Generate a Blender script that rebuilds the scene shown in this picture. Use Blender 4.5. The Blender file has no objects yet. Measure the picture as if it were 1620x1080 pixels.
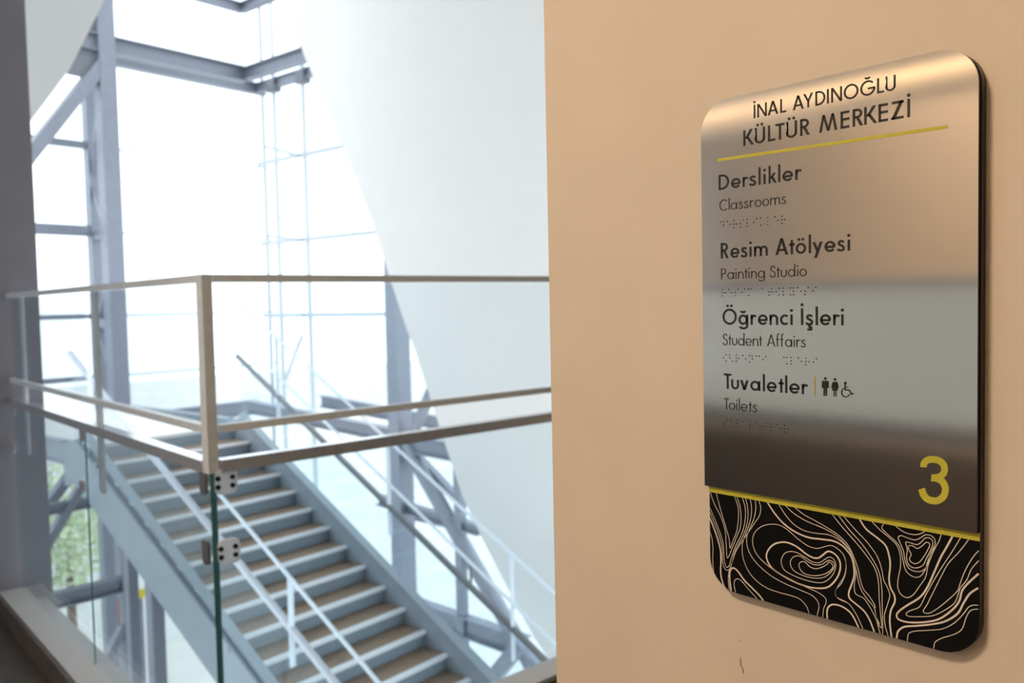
import bpy, math, random
from mathutils import Vector, Matrix
random.seed(7)
scene = bpy.context.scene
COL = scene.collection

# ------------------------------------------------------------------ camera
F = 1337.2                       # focal length in pixels of the 1620 x 1080 photograph
EYE = 1.73
YAW, PITCH, ROLL = math.radians(41.525), math.radians(2.696), math.radians(1.227)
cy, sy = math.cos(YAW), math.sin(YAW)
FWD = Vector((sy*math.cos(PITCH), cy*math.cos(PITCH), -math.sin(PITCH)))
_r = Vector((cy, -sy, 0)); _d = FWD.cross(_r)
RIGHT = math.cos(ROLL)*_r + math.sin(ROLL)*_d
DOWN = FWD.cross(RIGHT)
CAM = Vector((0, 0, EYE))
cd = bpy.data.cameras.new('camera')
cam = bpy.data.objects.new('camera', cd); COL.objects.link(cam)
cam.matrix_world = Matrix(((RIGHT.x, -DOWN.x, -FWD.x, CAM.x), (RIGHT.y, -DOWN.y, -FWD.y, CAM.y),
                           (RIGHT.z, -DOWN.z, -FWD.z, CAM.z), (0, 0, 0, 1)))
cd.sensor_width = 22.3; cd.lens = F/1620*22.3
cd.clip_start = 0.02; cd.clip_end = 400
cd.dof.use_dof = True; cd.dof.focus_distance = 0.885; cd.dof.aperture_fstop = 4.0
scene.camera = cam

# ------------------------------------------------------------------ sky, exposure
SKY = 2.3
w = bpy.data.worlds.new('sky'); scene.world = w; w.use_nodes = True
bgn = w.node_tree.nodes['Background']
bgn.inputs['Color'].default_value = (0.86, 0.94, 1.0, 1); bgn.inputs['Strength'].default_value = SKY
vs = scene.view_settings
vs.view_transform = 'Standard'; vs.look = 'None'; vs.gamma = 1; vs.use_curve_mapping = False; vs.exposure = 0.0
scene.cycles.transparent_max_bounces = 40
scene.cycles.max_bounces = 10
scene.cycles.diffuse_bounces = 5

# ------------------------------------------------------------------ positions
# the stair tower stands 8.65 degrees off the corridor: u across the stair, v along it
A = math.radians(-8.65)
U = Vector((math.cos(A), -math.sin(A), 0)); V = Vector((math.sin(A), math.cos(A), 0)); Z = Vector((0, 0, 1))
def W(u, v, z): return U*u + V*v + Z*(z + EYE)          # z counted from the eye
def ray(px, py): return RIGHT*((px-810)/F) + DOWN*((py-540)/F) + FWD
def onX(px, py, x): d = ray(px, py); return CAM + d*(x/d.x)
def onY(px, py, y): d = ray(px, py); return CAM + d*(y/d.y)
def onU(px, py, u): d = ray(px, py); return CAM + d*(u/d.dot(U))
def onV(px, py, v): d = ray(px, py); return CAM + d*(v/d.dot(V))

# ------------------------------------------------------------------ materials
def mat(name, col, rough=0.5, metal=0.0, noise=0.0, nscale=20.0, bump=0.0, emit=None, estr=0.0, spec=0.5, stretch=None):
    m = bpy.data.materials.new(name); m.use_nodes = True
    nt = m.node_tree; b = nt.nodes['Principled BSDF']
    b.inputs['Base Color'].default_value = (*col, 1); b.inputs['Roughness'].default_value = rough
    b.inputs['Metallic'].default_value = metal; b.inputs['Specular IOR Level'].default_value = spec
    if emit: b.inputs['Emission Color'].default_value = (*emit, 1); b.inputs['Emission Strength'].default_value = estr
    if noise or bump:
        tc = nt.nodes.new('ShaderNodeTexCoord'); nz = nt.nodes.new('ShaderNodeTexNoise')
        nz.inputs['Scale'].default_value = nscale; nz.inputs['Detail'].default_value = 4
        if stretch:
            mp = nt.nodes.new('ShaderNodeMapping'); mp.inputs['Scale'].default_value = stretch
            nt.links.new(tc.outputs['Object'], mp.inputs['Vector']); nt.links.new(mp.outputs['Vector'], nz.inputs['Vector'])
        else:
            nt.links.new(tc.outputs['Object'], nz.inputs['Vector'])
        if noise:
            cr = nt.nodes.new('ShaderNodeValToRGB')
            cr.color_ramp.elements[0].position = 0.3; cr.color_ramp.elements[1].position = 0.7
            cr.color_ramp.elements[0].color = (*[c*(1-noise) for c in col], 1)
            cr.color_ramp.elements[1].color = (*[min(1, c*(1+noise)) for c in col], 1)
            nt.links.new(nz.outputs['Fac'], cr.inputs['Fac']); nt.links.new(cr.outputs['Color'], b.inputs['Base Color'])
        if bump:
            bp = nt.nodes.new('ShaderNodeBump'); bp.inputs['Strength'].default_value = bump; bp.inputs['Distance'].default_value = 0.002
            nt.links.new(nz.outputs['Fac'], bp.inputs['Height']); nt.links.new(bp.outputs['Normal'], b.inputs['Normal'])
    return m
def glass_mat(name, tint, refl=0.04, top=0.7):
    m = bpy.data.materials.new(name); m.use_nodes = True; nt = m.node_tree; nt.nodes.clear()
    out = nt.nodes.new('ShaderNodeOutputMaterial'); mx = nt.nodes.new('ShaderNodeMixShader')
    tr = nt.nodes.new('ShaderNodeBsdfTransparent'); gl = nt.nodes.new('ShaderNodeBsdfGlossy'); lw = nt.nodes.new('ShaderNodeLayerWeight')
    tr.inputs['Color'].default_value = (*tint, 1); gl.inputs['Roughness'].default_value = 0.01
    lw.inputs['Blend'].default_value = 0.5
    p = nt.nodes.new('ShaderNodeMath'); p.operation = 'POWER'; p.inputs[1].default_value = 4
    q = nt.nodes.new('ShaderNodeMath'); q.operation = 'MULTIPLY_ADD'; q.inputs[1].default_value = top; q.inputs[2].default_value = refl
    nt.links.new(lw.outputs['Facing'], p.inputs[0]); nt.links.new(p.outputs[0], q.inputs[0])
    nt.links.new(q.outputs[0], mx.inputs[0]); nt.links.new(tr.outputs[0], mx.inputs[1]); nt.links.new(gl.outputs[0], mx.inputs[2])
    nt.links.new(mx.outputs[0], out.inputs[0]); return m
def brushed(name):
    m = mat(name, (0.68, 0.65, 0.62), 0.27, 1.0)
    nt = m.node_tree; b = nt.nodes['Principled BSDF']
    b.inputs['Anisotropic'].default_value = 0.97; b.inputs['Anisotropic Rotation'].default_value = 0.0
    tg = nt.nodes.new('ShaderNodeTangent'); tg.direction_type = 'UV_MAP'; tg.uv_map = 'UVMap'
    nt.links.new(tg.outputs[0], b.inputs['Tangent'])
    tc = nt.nodes.new('ShaderNodeTexCoord')
    mp = nt.nodes.new('ShaderNodeMapping'); mp.inputs['Scale'].default_value = (900, 14, 1)
    nz = nt.nodes.new('ShaderNodeTexNoise'); nz.inputs['Scale'].default_value = 1.0; nz.inputs['Detail'].default_value = 3
    nt.links.new(tc.outputs['Object'], mp.inputs['Vector']); nt.links.new(mp.outputs['Vector'], nz.inputs['Vector'])
    sm = nt.nodes.new('ShaderNodeTexNoise'); sm.inputs['Scale'].default_value = 16; sm.inputs['Detail'].default_value = 5; sm.inputs['Distortion'].default_value = 0.8
    nt.links.new(tc.outputs['Object'], sm.inputs['Vector'])
    r1 = nt.nodes.new('ShaderNodeMapRange'); r1.inputs[1].default_value = 0.3; r1.inputs[2].default_value = 0.7
    r1.inputs[3].default_value = 0.115; r1.inputs[4].default_value = 0.135
    nt.links.new(sm.outputs['Fac'], r1.inputs[0]); nt.links.new(r1.outputs[0], b.inputs['Roughness'])
    return m
M = {
 'cream': mat('cream_wall_paint', (0.72, 0.63, 0.52), 0.6, 0, 0.025, 7, 0.08),
 'white': mat('white_wall_paint', (0.80, 0.79, 0.77), 0.7, 0, 0.01, 3),
 'greywall': mat('grey_plaster', (0.27, 0.275, 0.325), 0.8, 0, 0.04, 5, 0.1),
 'floor': mat('dark_floor', (0.10, 0.085, 0.07), 0.45, 0, 0.2, 12),
 'curb': mat('painted_curb', (0.62, 0.60, 0.60), 0.45, 0, 0.03, 6),
 'ceil': mat('ceiling_paint', (0.75, 0.70, 0.64), 0.8),
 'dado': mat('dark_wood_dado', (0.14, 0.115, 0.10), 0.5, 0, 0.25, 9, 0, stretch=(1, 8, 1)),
 'steel': mat('galvanised_steel', (0.27, 0.29, 0.345), 0.45, 0.35, 0.06, 9),
 'pale': mat('glare_pale_steel', (0.60, 0.64, 0.68), 0.5, 0, 0.03, 9),  # sky glare on the thin bars is put into this paler colour
 'steel_dark': mat('dark_steel', (0.20, 0.21, 0.24), 0.5, 0.3),
 'stringer': mat('blue_grey_painted_steel', (0.31, 0.36, 0.41), 0.4, 0.1, 0.04, 5),
 'riser': mat('riser_paint', (0.25, 0.315, 0.37), 0.5, 0, 0.05, 8),
 'tread': mat('brown_tread', (0.28, 0.195, 0.135), 0.5, 0, 0.18, 10, 0, stretch=(1, 6, 6)),
 'nosing': mat('aluminium_nosing', (0.88, 0.90, 0.93), 0.3, 0.2),
 'landing': mat('pale_landing_floor', (0.72, 0.72, 0.70), 0.45, 0, 0.04, 6),
 'rail': mat('brushed_steel_rail', (0.62, 0.65, 0.72), 0.16, 0.5, 0.05, 30),
 'guard': mat('satin_white_bar', (0.81, 0.88, 0.98), 0.35, 0.0, 0.05, 30),
 'darkrail': mat('dark_handrail', (0.22, 0.23, 0.25), 0.35, 0.4),
 'clampwhite': mat('white_clamp', (0.93, 0.94, 0.98), 0.35, 0.0),
 'bolt': mat('black_bolt', (0.015, 0.015, 0.018), 0.4),
 'glass': glass_mat('tinted_glass', (0.935, 0.98, 0.995), 0.035),
 'glass_up': glass_mat('clear_glass', (0.955, 0.985, 1.0), 0.03, 0.5),
 'glass_far': glass_mat('window_glass', (0.97, 0.985, 0.985), 0.02, 0.4),
 'glass_dim': glass_mat('frosted_window_glass', (0.475, 0.455, 0.415), 0.03),
 'glass_edge': mat('green_glass_edge', (0.06, 0.23, 0.26), 0.12, 0, 0, spec=0.8),
 'steelsign': brushed('brushed_steel'),
 'black': mat('black_gloss', (0.006, 0.006, 0.007), 0.14),
 'blackedge': mat('black_edge', (0.02, 0.012, 0.014), 0.4),
 'ink': mat('black_ink', (0.014, 0.011, 0.010), 0.5),
 'inklight': mat('thin_black_ink', (0.035, 0.025, 0.020), 0.5),
 'lime': mat('lime_paint', (0.56, 0.52, 0.055), 0.45, 0, 0.03, 60),
 'line': mat('cream_print', (0.80, 0.70, 0.60), 0.5),
 'scuff': mat('scuff_mark', (0.24, 0.17, 0.10), 0.8),
 'scuff2': mat('orange_spot', (0.66, 0.38, 0.22), 0.8),
 'ground': mat('pale_paving', (0.62, 0.62, 0.60), 0.8, 0, 0.08, 0.6),
 'leaf': mat('leaf_green', (0.62, 0.70, 0.46), 0.6, 0, 0.3, 3),
 'bark': mat('bark', (0.16, 0.11, 0.07), 0.8, 0, 0.3, 9),
 'red': mat('red_banner', (0.75, 0.06, 0.05), 0.6, 0, 0.05, 5),
 'yellow': mat('yellow_board', (0.85, 0.62, 0.03), 0.5),
 'lampbody': mat('lamp_housing', (0.5, 0.5, 0.5), 0.4, 0.5),
 'lamp2': mat('ceiling_lamp_diffuser', (0.9, 0.8, 0.6), 0.5, 0, emit=(1.0, 0.77, 0.545), estr=96.0),
 'lamp': mat('warm_lamp_diffuser', (0.9, 0.8, 0.6), 0.5, 0, emit=(1.0, 0.66, 0.36), estr=3.4),
}

def translucent(m, f, col):
    nt = m.node_tree; out = nt.nodes['Material Output']; b = nt.nodes['Principled BSDF']
    t = nt.nodes.new('ShaderNodeBsdfTranslucent'); t.inputs['Color'].default_value = (*col, 1)
    mx = nt.nodes.new('ShaderNodeMixShader'); mx.inputs[0].default_value = f
    nt.links.new(b.outputs[0], mx.inputs[1]); nt.links.new(t.outputs[0], mx.inputs[2]); nt.links.new(mx.outputs[0], out.inputs[0])
translucent(M['clampwhite'], 0.55, (0.92, 0.93, 0.95))

# ------------------------------------------------------------------ builders
def tag(o, label=None, cat=None, group=None, kind=None):
    if label: o['label'] = label
    if cat: o['category'] = cat
    if group: o['group'] = group
    if kind: o['kind'] = kind
    return o
def empty(name, loc=(0, 0, 0)):
    o = bpy.data.objects.new(name, None); COL.objects.link(o); o.location = loc; o.empty_display_size = 0.1
    return o
class MB:
    def __init__(s): s.v = []; s.f = []; s.m = []
    def face(s, idx, m=0): s.f.append(tuple(idx)); s.m.append(m)
    def hexa(s, c, m=0):                     # 8 corners: bottom 4 ccw, top 4 ccw
        b = len(s.v); s.v += [Vector(x) for x in c]
        for q in ((3, 2, 1, 0), (4, 5, 6, 7), (0, 1, 5, 4), (1, 2, 6, 5), (2, 3, 7, 6), (3, 0, 4, 7)): s.face([b+i for i in q], m)
    def box(s, x0, x1, y0, y1, z0, z1, m=0):
        s.hexa([(x0, y0, z0), (x1, y0, z0), (x1, y1, z0), (x0, y1, z0), (x0, y0, z1), (x1, y0, z1), (x1, y1, z1), (x0, y1, z1)], m)
    def uvbox(s, u0, u1, v0, v1, z0, z1, m=0):
        s.hexa([W(u0, v0, z0), W(u1, v0, z0), W(u1, v1, z0), W(u0, v1, z0), W(u0, v0, z1), W(u1, v0, z1), W(u1, v1, z1), W(u0, v1, z1)], m)
    def bar(s, a, b, w_, h, up=Z, m=0):      # rectangular bar, w_ across, h along up
        a = Vector(a); b = Vector(b); d = (b-a).normalized()
        side = d.cross(up)
        if side.length < 1e-4: side = d.cross(U)
        side.normalize(); n = side.cross(d).normalized()
        c = []
        for p in (a, b):
            for i, j in ((-1, -1), (1, -1), (1, 1), (-1, 1)): c.append(p + side*(i*w_/2) + n*(j*h/2))
        s.hexa(c, m)
    def ibeam(s, a, b, w_, h, t=0.02, up=Z, m=0):
        a = Vector(a); b = Vector(b); d = (b-a).normalized(); side = d.cross(up).normalized(); n = side.cross(d).normalized()
        s.bar(a + n*(h/2-t/2), b + n*(h/2-t/2), w_, t, up, m); s.bar(a - n*(h/2-t/2), b - n*(h/2-t/2), w_, t, up, m)
        s.bar(a, b, t, h-2*t, up, m)
    def tube(s, a, b, r, n=12, m=0, r2=None):
        a = Vector(a); b = Vector(b); d = (b-a).normalized(); r2 = r if r2 is None else r2
        x = d.orthogonal().normalized(); y = d.cross(x); k = len(s.v)
        for p, rr in ((a, r), (b, r2)):
            for i in range(n):
                t = 2*math.pi*i/n; s.v.append(p + x*(rr*math.cos(t)) + y*(rr*math.sin(t)))
        for i in range(n):
            j = (i+1) % n; s.face((k+i, k+j, k+n+j, k+n+i), m)
        s.face(tuple(range(k+n-1, k-1, -1)), m); s.face(tuple(range(k+n, k+2*n)), m)
    def prism(s, pts, off, m=0, mside=None):  # polygon (3D points) extruded by a vector
        k = len(s.v); n = len(pts); off = Vector(off); mside = m if mside is None else mside
        s.v += [Vector(p) for p in pts] + [Vector(p)+off for p in pts]
        s.face(tuple(range(k+n-1, k-1, -1)), m); s.face(tuple(range(k+n, k+2*n)), m)
        for i in range(n):
            j = (i+1) % n; s.face((k+i, k+j, k+n+j, k+n+i), mside)
    def build(s, name, mats, parent=None, origin=None, uv=None, smooth=False):
        me = bpy.data.meshes.new(name)
        o0 = Vector(origin) if origin is not None else Vector((0, 0, 0))
        if parent is not None and origin is None: o0 = parent.matrix_basis.translation.copy()
        me.from_pydata([tuple(p-o0) for p in s.v], [], s.f)
        for m_ in (mats if isinstance(mats, (list, tuple)) else [mats]): me.materials.append(M[m_] if isinstance(m_, str) else m_)
        for p, mi in zip(me.polygons, s.m): p.material_index = mi; p.use_smooth = smooth
        if uv:
            l = me.uv_layers.new(name='UVMap')
            for lp in me.loops:
                c = me.vertices[lp.vertex_index].co; l.data[lp.index].uv = (c.x*uv, c.y*uv)
        import bmesh as _b
        bm = _b.new(); bm.from_mesh(me); _b.ops.recalc_face_normals(bm, faces=bm.faces); bm.to_mesh(me); bm.free()
        me.update()
        o = bpy.data.objects.new(name, me); COL.objects.link(o)
        if parent is not None: o.parent = parent
        else: o.location = o0
        return o
def struct(name, mb, mats, label=None, **k):
    o = mb.build(name, mats, **k); o['kind'] = 'structure'
    if label: o['label'] = label
    return o
def one(fn):
    m = MB(); fn(m); return m

# ================================================================== THE SETTING
XF = 0.830                        # front of the sign plate
XW = 0.845                        # face of the cream wall
YW = 1.0313*XW                    # its free end
XG, YG = 1.07, 2.70               # glass lines of the balustrade
YE = 5.60                         # end wall carrying the balustrade
xe = onY(62, 480, YE).x           # its free edge

struct('floor', one(lambda m: (m.box(-2.6, 1.085, -3.0, YE, -0.25, -0.004), m.box(1.085, 4.2, -3.0, 2.715, -0.25, -0.004))), 'floor')
def _curb(m):
    m.box(0.95, 1.085, 2.58, YE, -0.004, 0.115); m.box(1.085, 4.2, 2.58, 2.715, -0.004, 0.115)
    m.box(1.085, 1.19, 2.715, YE, -0.25, 0.03); m.box(1.19, 4.2, 2.715, 2.82, -0.25, 0.03)
struct('trim_1', one(_curb), 'curb', 'painted curb under the glass balustrade')
struct('trim_2', one(lambda m: (m.box(0.932, 0.95, 2.562, YE, -0.004, 0.108), m.box(0.95, 4.2, 2.562, 2.58, -0.004, 0.108))), 'dado', 'dark strip added as shading in front of the curb')  # dark strip added to deepen the shading on the curb's inner face
wr = struct('wall_right', one(lambda m: m.box(XW, XW+0.26, -3.0, YW, 0, 4.2)), 'cream', 'cream painted wall carrying the sign')
struct('wall_end', one(lambda m: m.box(-2.6, xe, YE, YE+0.35, -8.0, 6.5)), 'greywall', 'dark grey wall at the far left')
struct('ceiling', one(lambda m: (m.box(-2.6, 1.24, -3.0, YE, 4.2, 4.45), m.box(1.24, 4.2, -3.0, 2.88, 4.2, 4.45))), 'ceil')
def _wl(m):
    x0, x1 = -2.72, -2.6
    m.box(x0, x1, -3.0, YE, 0.95, 1.02); m.box(x0, x1, -3.0, YE, 3.6, 4.2)
    m.box(x0, x1, -3.0, 0.2, 1.02, 1.80); m.box(x0, x1, 3.4, 3.6, 1.02, 2.02); m.box(x0, x1, 5.35, YE, 1.02, 3.6)
    m.box(x0, x1, 3.4, 3.6, 2.02, 3.6); m.box(x0, x1, -3.0, 3.4, 1.80, 3.6)
struct('wall_left', one(_wl), 'cream')
struct('baseboard_left', one(lambda m: m.box(-2.74, -2.585, -3.0, YE, 0, 0.95)), 'dado', 'dark wooden dado')
win = struct('window_1', one(lambda m: (m.box(-2.70, -2.58, 0.2, 0.26, 1.02, 1.80), m.box(-2.70, -2.58, 3.34, 3.4, 1.02, 1.80),
             m.box(-2.70, -2.58, 0.26, 3.34, 1.02, 1.07), m.box(-2.70, -2.58, 0.26, 3.34, 1.76, 1.80))), 'steel')
for k in range(2):
    y0 = 0.26 + k*1.54
    one(lambda m: m.box(-2.67, -2.655, y0, y0+1.54, 1.07, 1.76)).build('pane', 'glass_dim', win)
added_win = struct('added_window', one(lambda m: (m.box(-2.70, -2.58, 3.6, 3.66, 1.02, 3.6), m.box(-2.70, -2.58, 5.29, 5.35, 1.02, 3.6),
              m.box(-2.70, -2.58, 3.66, 5.29, 1.02, 1.07), m.box(-2.70, -2.58, 3.66, 5.29, 3.55, 3.6))), 'steel')  # unseen window added to bring cool daylight onto the rails
one(lambda m: m.box(-2.67, -2.655, 3.66, 5.29, 1.07, 3.55)).build('pane', 'glass_far', added_win)
struct('wall_back', one(lambda m: m.box(-2.6, 4.2, -3.12, -3.0, 0, 4.2)), 'cream')
struct('wall_far_right', one(lambda m: m.box(4.2, 4.32, -3.0, 2.88, 0, 4.2)), 'cream')
# scuffs on the cream wall
def strip2d(pts, hw, closed=False):
    n = len(pts); P = [Vector((p[0], p[1])) for p in pts]; L = []; R = []
    for i in range(n):
        if closed: a, b = P[(i-1) % n], P[(i+1) % n]; p0 = P[(i-1) % n]; p1 = P[(i+1) % n]
        else: p0 = P[max(i-1, 0)]; p1 = P[min(i+1, n-1)]
        d0 = (P[i]-p0); d1 = (p1-P[i])
        if d0.length < 1e-9: d0 = d1
        if d1.length < 1e-9: d1 = d0
        d0 = d0.normalized(); d1 = d1.normalized(); t = (d0+d1)
        t = t.normalized() if t.length > 1e-6 else d1
        nn = Vector((-t.y, t.x)); c = max(0.4, nn.dot(Vector((-d1.y, d1.x))))
        L.append(P[i] + nn*(hw/c)); R.append(P[i] - nn*(hw/c))
    q = []
    for i in range(n if closed else n-1):
        j = (i+1) % n; q.append((R[i], R[j], L[j], L[i]))
    return q
def crom(pts, n=5, closed=False):
    P = [Vector(p) for p in pts]; N = len(P); out = []
    for i in range(N if closed else N-1):
        p1, p2 = P[i], P[(i+1) % N]
        p0 = P[(i-1) % N] if closed else P[max(i-1, 0)]; p3 = P[(i+2) % N] if closed else P[min(i+2, N-1)]
        for k in range(n):
            t = k/n
            out.append(0.5*((2*p1) + (p2-p0)*t + (2*p0-5*p1+4*p2-p3)*t*t + (3*p1-p0-3*p2+p3)*t**3))
    if not closed: out.append(P[-1])
    return out
def wallmark(name, pts, hw, mname):
    m = MB()
    for q in strip2d(crom([(onX(x, y, XW).y, onX(x, y, XW).z) for x, y in pts], 4), hw):
        k = len(m.v); m.v += [Vector((XW-0.0006, p.x, p.y)) for p in q]; m.face((k, k+1, k+2, k+3))
    o = m.build(name, mname, wr); return o
wallmark('scuff_mark', [(1171.5, 1040), (1172, 1047), (1171.8, 1051), (1173, 1053), (1175, 1057), (1176, 1060), (1175.6, 1064)], 0.0006, 'scuff')
wallmark('scuff_mark', [(1171.5, 1011), (1172.2, 1013), (1173, 1014.5)], 0.001, 'scuff2')

# atrium: white wall beside the stair with a leaning free edge, and its counterpart high on the left
UWALL = 6.9
edge = [onU(x, y, UWALL) for x, y in ((455, 0), (480, 85), (508, 150), (540, 228), (566, 292), (590, 355), (620, 450), (642, 516), (665, 580), (700, 690), (730, 780), (762, 850), (800, 925), (845, 1008), (880, 1060))]
top = edge[0] + (edge[0]-edge[3]).normalized()*5.5
bot = edge[-1] + (edge[-1]-edge[-2]).normalized()*2.2
poly = [top] + edge + [bot, W(UWALL, 2.4, bot.z-EYE), W(UWALL, 2.4, top.z-EYE)]
struct('wall_atrium_right', one(lambda m: m.prism(poly, U*0.14)), 'white', 'white wall with a leaning edge behind the stairs')
VL = 8.6
l3 = [onV(x, y, VL) for x, y in ((165, 0), (138, 55), (110, 110), (80, 150), (50, 190))]
t0 = l3[0] + (l3[0]-l3[2]).normalized()*4.5
b0 = l3[-1] + (l3[-1]-l3[-3]).normalized()*1.0
poly2 = [t0] + l3 + [b0, W(1.2, VL, b0.z-EYE), W(1.2, VL, t0.z-EYE)]
struct('wall_atrium_left', one(lambda m: m.prism(poly2, V*0.14)), 'white', 'white wall wedge with a slanted edge at the upper left')

# unseen wall and cover added to cut sky light; only the tower stays glazed
struct('added_wall_upper', one(lambda m: m.box(-2.6, 9.5, 2.88, 3.1, 4.45, 8.4)), 'white', 'white wall added above to block the sky')
struct('added_cover', one(lambda m: m.prism([Vector((-2.6, 2.88, 8.4)), Vector((9.5, 2.88, 8.4)), W(9.9, 7.6, 8.4-EYE), W(-1.5, 7.6, 8.4-EYE)], (0, 0, 0.25))), 'white', 'cover added over the stair hall to block the sky')
# ground far below
struct('ground', one(lambda m: m.box(-60, 90, -40, 120, -8.3, -8.0)), 'ground', 'pale sunlit paving far below')
GZ = -8.0 - EYE                   # ground height counted from the eye

# ================================================================== STAIRCASE
T, RS = 0.29982, 0.165
V0, Z0 = 9.09, -1.635
UL, UR = 3.905, 5.825
st = empty('staircase', W(4.9, 5.0, -4.2))
tag(st, 'straight staircase with brown treads and blue-grey stringers behind the glass', 'staircase')
NST = 18
def nos(v): return Z0 - (V0-v)*RS/T
for i in range(NST):
    v = V0 - i*T; z = Z0 - i*RS
    if i < NST-1 or True:
        t_ = one(lambda m: m.uvbox(UL, UR, v-0.0, v+T+0.005, z-0.04, z)).build('tread', 'tread', st)
        one(lambda m: m.uvbox(UL, UR, v-0.035, v+0.02, z-0.028, z+0.004)).build('nosing', 'nosing', t_, origin=st.location)
        one(lambda m: m.uvbox(UL, UR, v+0.012, v+0.028, z-RS, z-0.028)).build('riser', 'riser', st)
one(lambda m: m.uvbox(UL, UR, V0+T+0.012, V0+T+0.028, Z0, Z0+RS-0.04)).build('riser', 'riser', st)
ve = V0 - NST*T
for u0, u1 in ((3.84, 3.90), (5.83, 5.89)):
    m = MB()
    tv = V0+T+0.15
    pts = [(tv, Z0+RS+0.06), (ve-0.1, nos(ve-0.1)+0.29), (ve-0.1, nos(ve-0.1)-0.23), (V0+0.2, nos(V0+0.2)-0.23-0.06), (tv, Z0+RS-0.42)]
    pts.insert(1, (V0+T-0.15, nos(V0+T-0.15)+0.20))
    m.prism([W(u0, a, b) for a, b in pts], U*(u1-u0)); o = m.build('stringer', 'stringer', st)
    ins = 1 if u0 < 5 else -1
    uu = (u0+u1)/2 + ins*0.06
    m = MB(); m.bar(W(uu, V0+0.1, nos(V0+0.1)+0.285), W(uu-ins*0.0, ve-0.1, nos(ve-0.1)+0.285), 0.10, 0.012)
    m.build('flange', 'stringer', st)
one(lambda m: m.uvbox(3.92, 5.81, V0+T+0.028, 12.8, Z0+RS-0.16, Z0+RS)).build('landing', 'landing', st)
for u in (3.87, 5.87):
    one(lambda m: m.ibeam(W(u, V0+T+0.15, -1.52), W(u, 12.8, -1.52), 0.08, 0.26)).build('edge_beam', 'stringer', st)
m = MB(); m.prism([W(UL, V0+T, Z0-0.06), W(UL, ve, nos(ve)-RS-0.03-0.06), W(UL, ve, nos(ve)-RS-0.09), W(UL, V0+T, Z0-0.09-0.02)], U*(UR-UL))
m.build('soffit', 'stringer', st)
# supports of the stair
def post(px, py, u, w_=0.15):
    p = onU(px, py, u); one(lambda m: m.bar(Vector((p.x, p.y, p.z)), Vector((p.x, p.y, -8.0)), w_, w_)).build('support_post', 'steel', st)
    return p
post(243, 905, 3.95, 0.125); post(205, 862, 3.95, 0.10)
# the stairs' balustrades
def rail_line(mb, u, va, vb, h, w_, hh): mb.bar(W(u, va, nos(va)+h), W(u, vb, nos(vb)+h), w_, hh)
def stair_rail(u, label, hgt, mids, hm, gm, postv, gv):
    r = empty('stair_balustrade', W(u, 6.5, nos(6.5))); tag(r, label, 'balustrade')
    one(lambda m: rail_line(m, u, V0+0.25, ve, hgt, 0.045, 0.045)).build('handrail', hm, r)
    for h in mids: one(lambda m: rail_line(m, u, gv, ve, h, 0.022, 0.022)).build('guard_rail', gm, r)
    for v in postv: one(lambda m: m.bar(W(u, v, nos(v)+hgt-0.30), W(u, v, nos(v)+mids[-1]), 0.045, 0.014, V)).build('post', gm, r)
    vv = [V0+0.2-k*1.21 for k in range(5)]
    for a, b in zip(vv[:-1], vv[1:]):
        a -= 0.012; b += 0.012
        m = MB(); m.prism([W(u-0.006, a, nos(a)+0.16), W(u-0.006, b, nos(b)+0.16), W(u-0.006, b, nos(b)+hgt-0.02), W(u-0.006, a, nos(a)+hgt-0.02)], U*0.012)
        m.build('glass_panel', 'glass_up', r)
    for v in (V0-0.2, V0-1.4, V0-2.6, V0-3.8):
        for dv in (-0.09, 0.09):
            one(lambda m: m.tube(W(u-0.03, v+dv, nos(v+dv)+0.21), W(u+0.03, v+dv, nos(v+dv)+0.21), 0.02)).build('stud', 'rail', r)
    return r
stair_rail(3.87, 'stair balustrade on the left stringer, nearest the glass corner', 1.06, [1.47], 'rail', 'guard', [5.54, 6.6], 6.6)
stair_rail(5.86, 'stair balustrade on the right stringer, dark handrail before the white wall', 0.90, [1.14, 1.60], 'darkrail', 'guard', [4.95, 6.6, 8.5], V0+0.1)

# ================================================================== STEEL TOWER
VB, VO, UI, UO = 13.0, 14.0, 8.5, 9.4
tb = empty('steel_tower_frame', W(6.2, VB, GZ)); tag(tb, 'tall slender steel frame of the glazed tower, behind the stair landing', 'steel frame')
def part(root, name, fn, m_='steel'): return one(fn).build(name, m_, root)
c1 = onV(177, 365, VB); c2 = onV(150, 365, VO)
TOPZ = 9.5
part(tb, 'column', lambda m: m.bar(Vector((c1.x, c1.y, -8.0)), Vector((c1.x, c1.y, TOPZ)), 0.25, 0.22, V))
part(tb, 'column', lambda m: m.bar(Vector((c2.x, c2.y, -8.0)), Vector((c2.x, c2.y, TOPZ)), 0.18, 0.18, V))
zt = onV(190, 76, VB).z - EYE; zo = onV(190, 96, VO).z - EYE
ucr = UI
part(tb, 'beam', lambda m: m.ibeam(W(3.2, VB, zt), W(UI, VB, zt), 0.2, 0.26))
part(tb, 'beam', lambda m: m.ibeam(W(3.2, VO, zo), W(UO+0.2, VO, zo), 0.16, 0.20))
z3 = onV(380, 12, VB).z - EYE
part(tb, 'beam', lambda m: m.ibeam(W(3.2, VB, z3), W(UI, VB, z3), 0.12, 0.16))
for y, h in ((232, 0.11), (366, 0.17), (500, 0.08), (597, 0.08)):
    z = onV(150, y, VO).z - EYE
    part(tb, 'transom', lambda m: m.bar(W(3.2, VO, z), W(onV(178, 365, VO).dot(U), VO, z), 0.10, h))
    part(tb, 'transom', lambda m: m.bar(W(onV(178, 365, VO).dot(U), VO, z), W(UO+0.2, VO, z), 0.05, 0.035), 'pale')
part(tb, 'brace', lambda m: m.bar(onV(28, 268, VB), onV(168, 92, VB), 0.18, 0.20, V))
u1, u2 = c1.dot(U), c2.dot(U)
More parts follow.
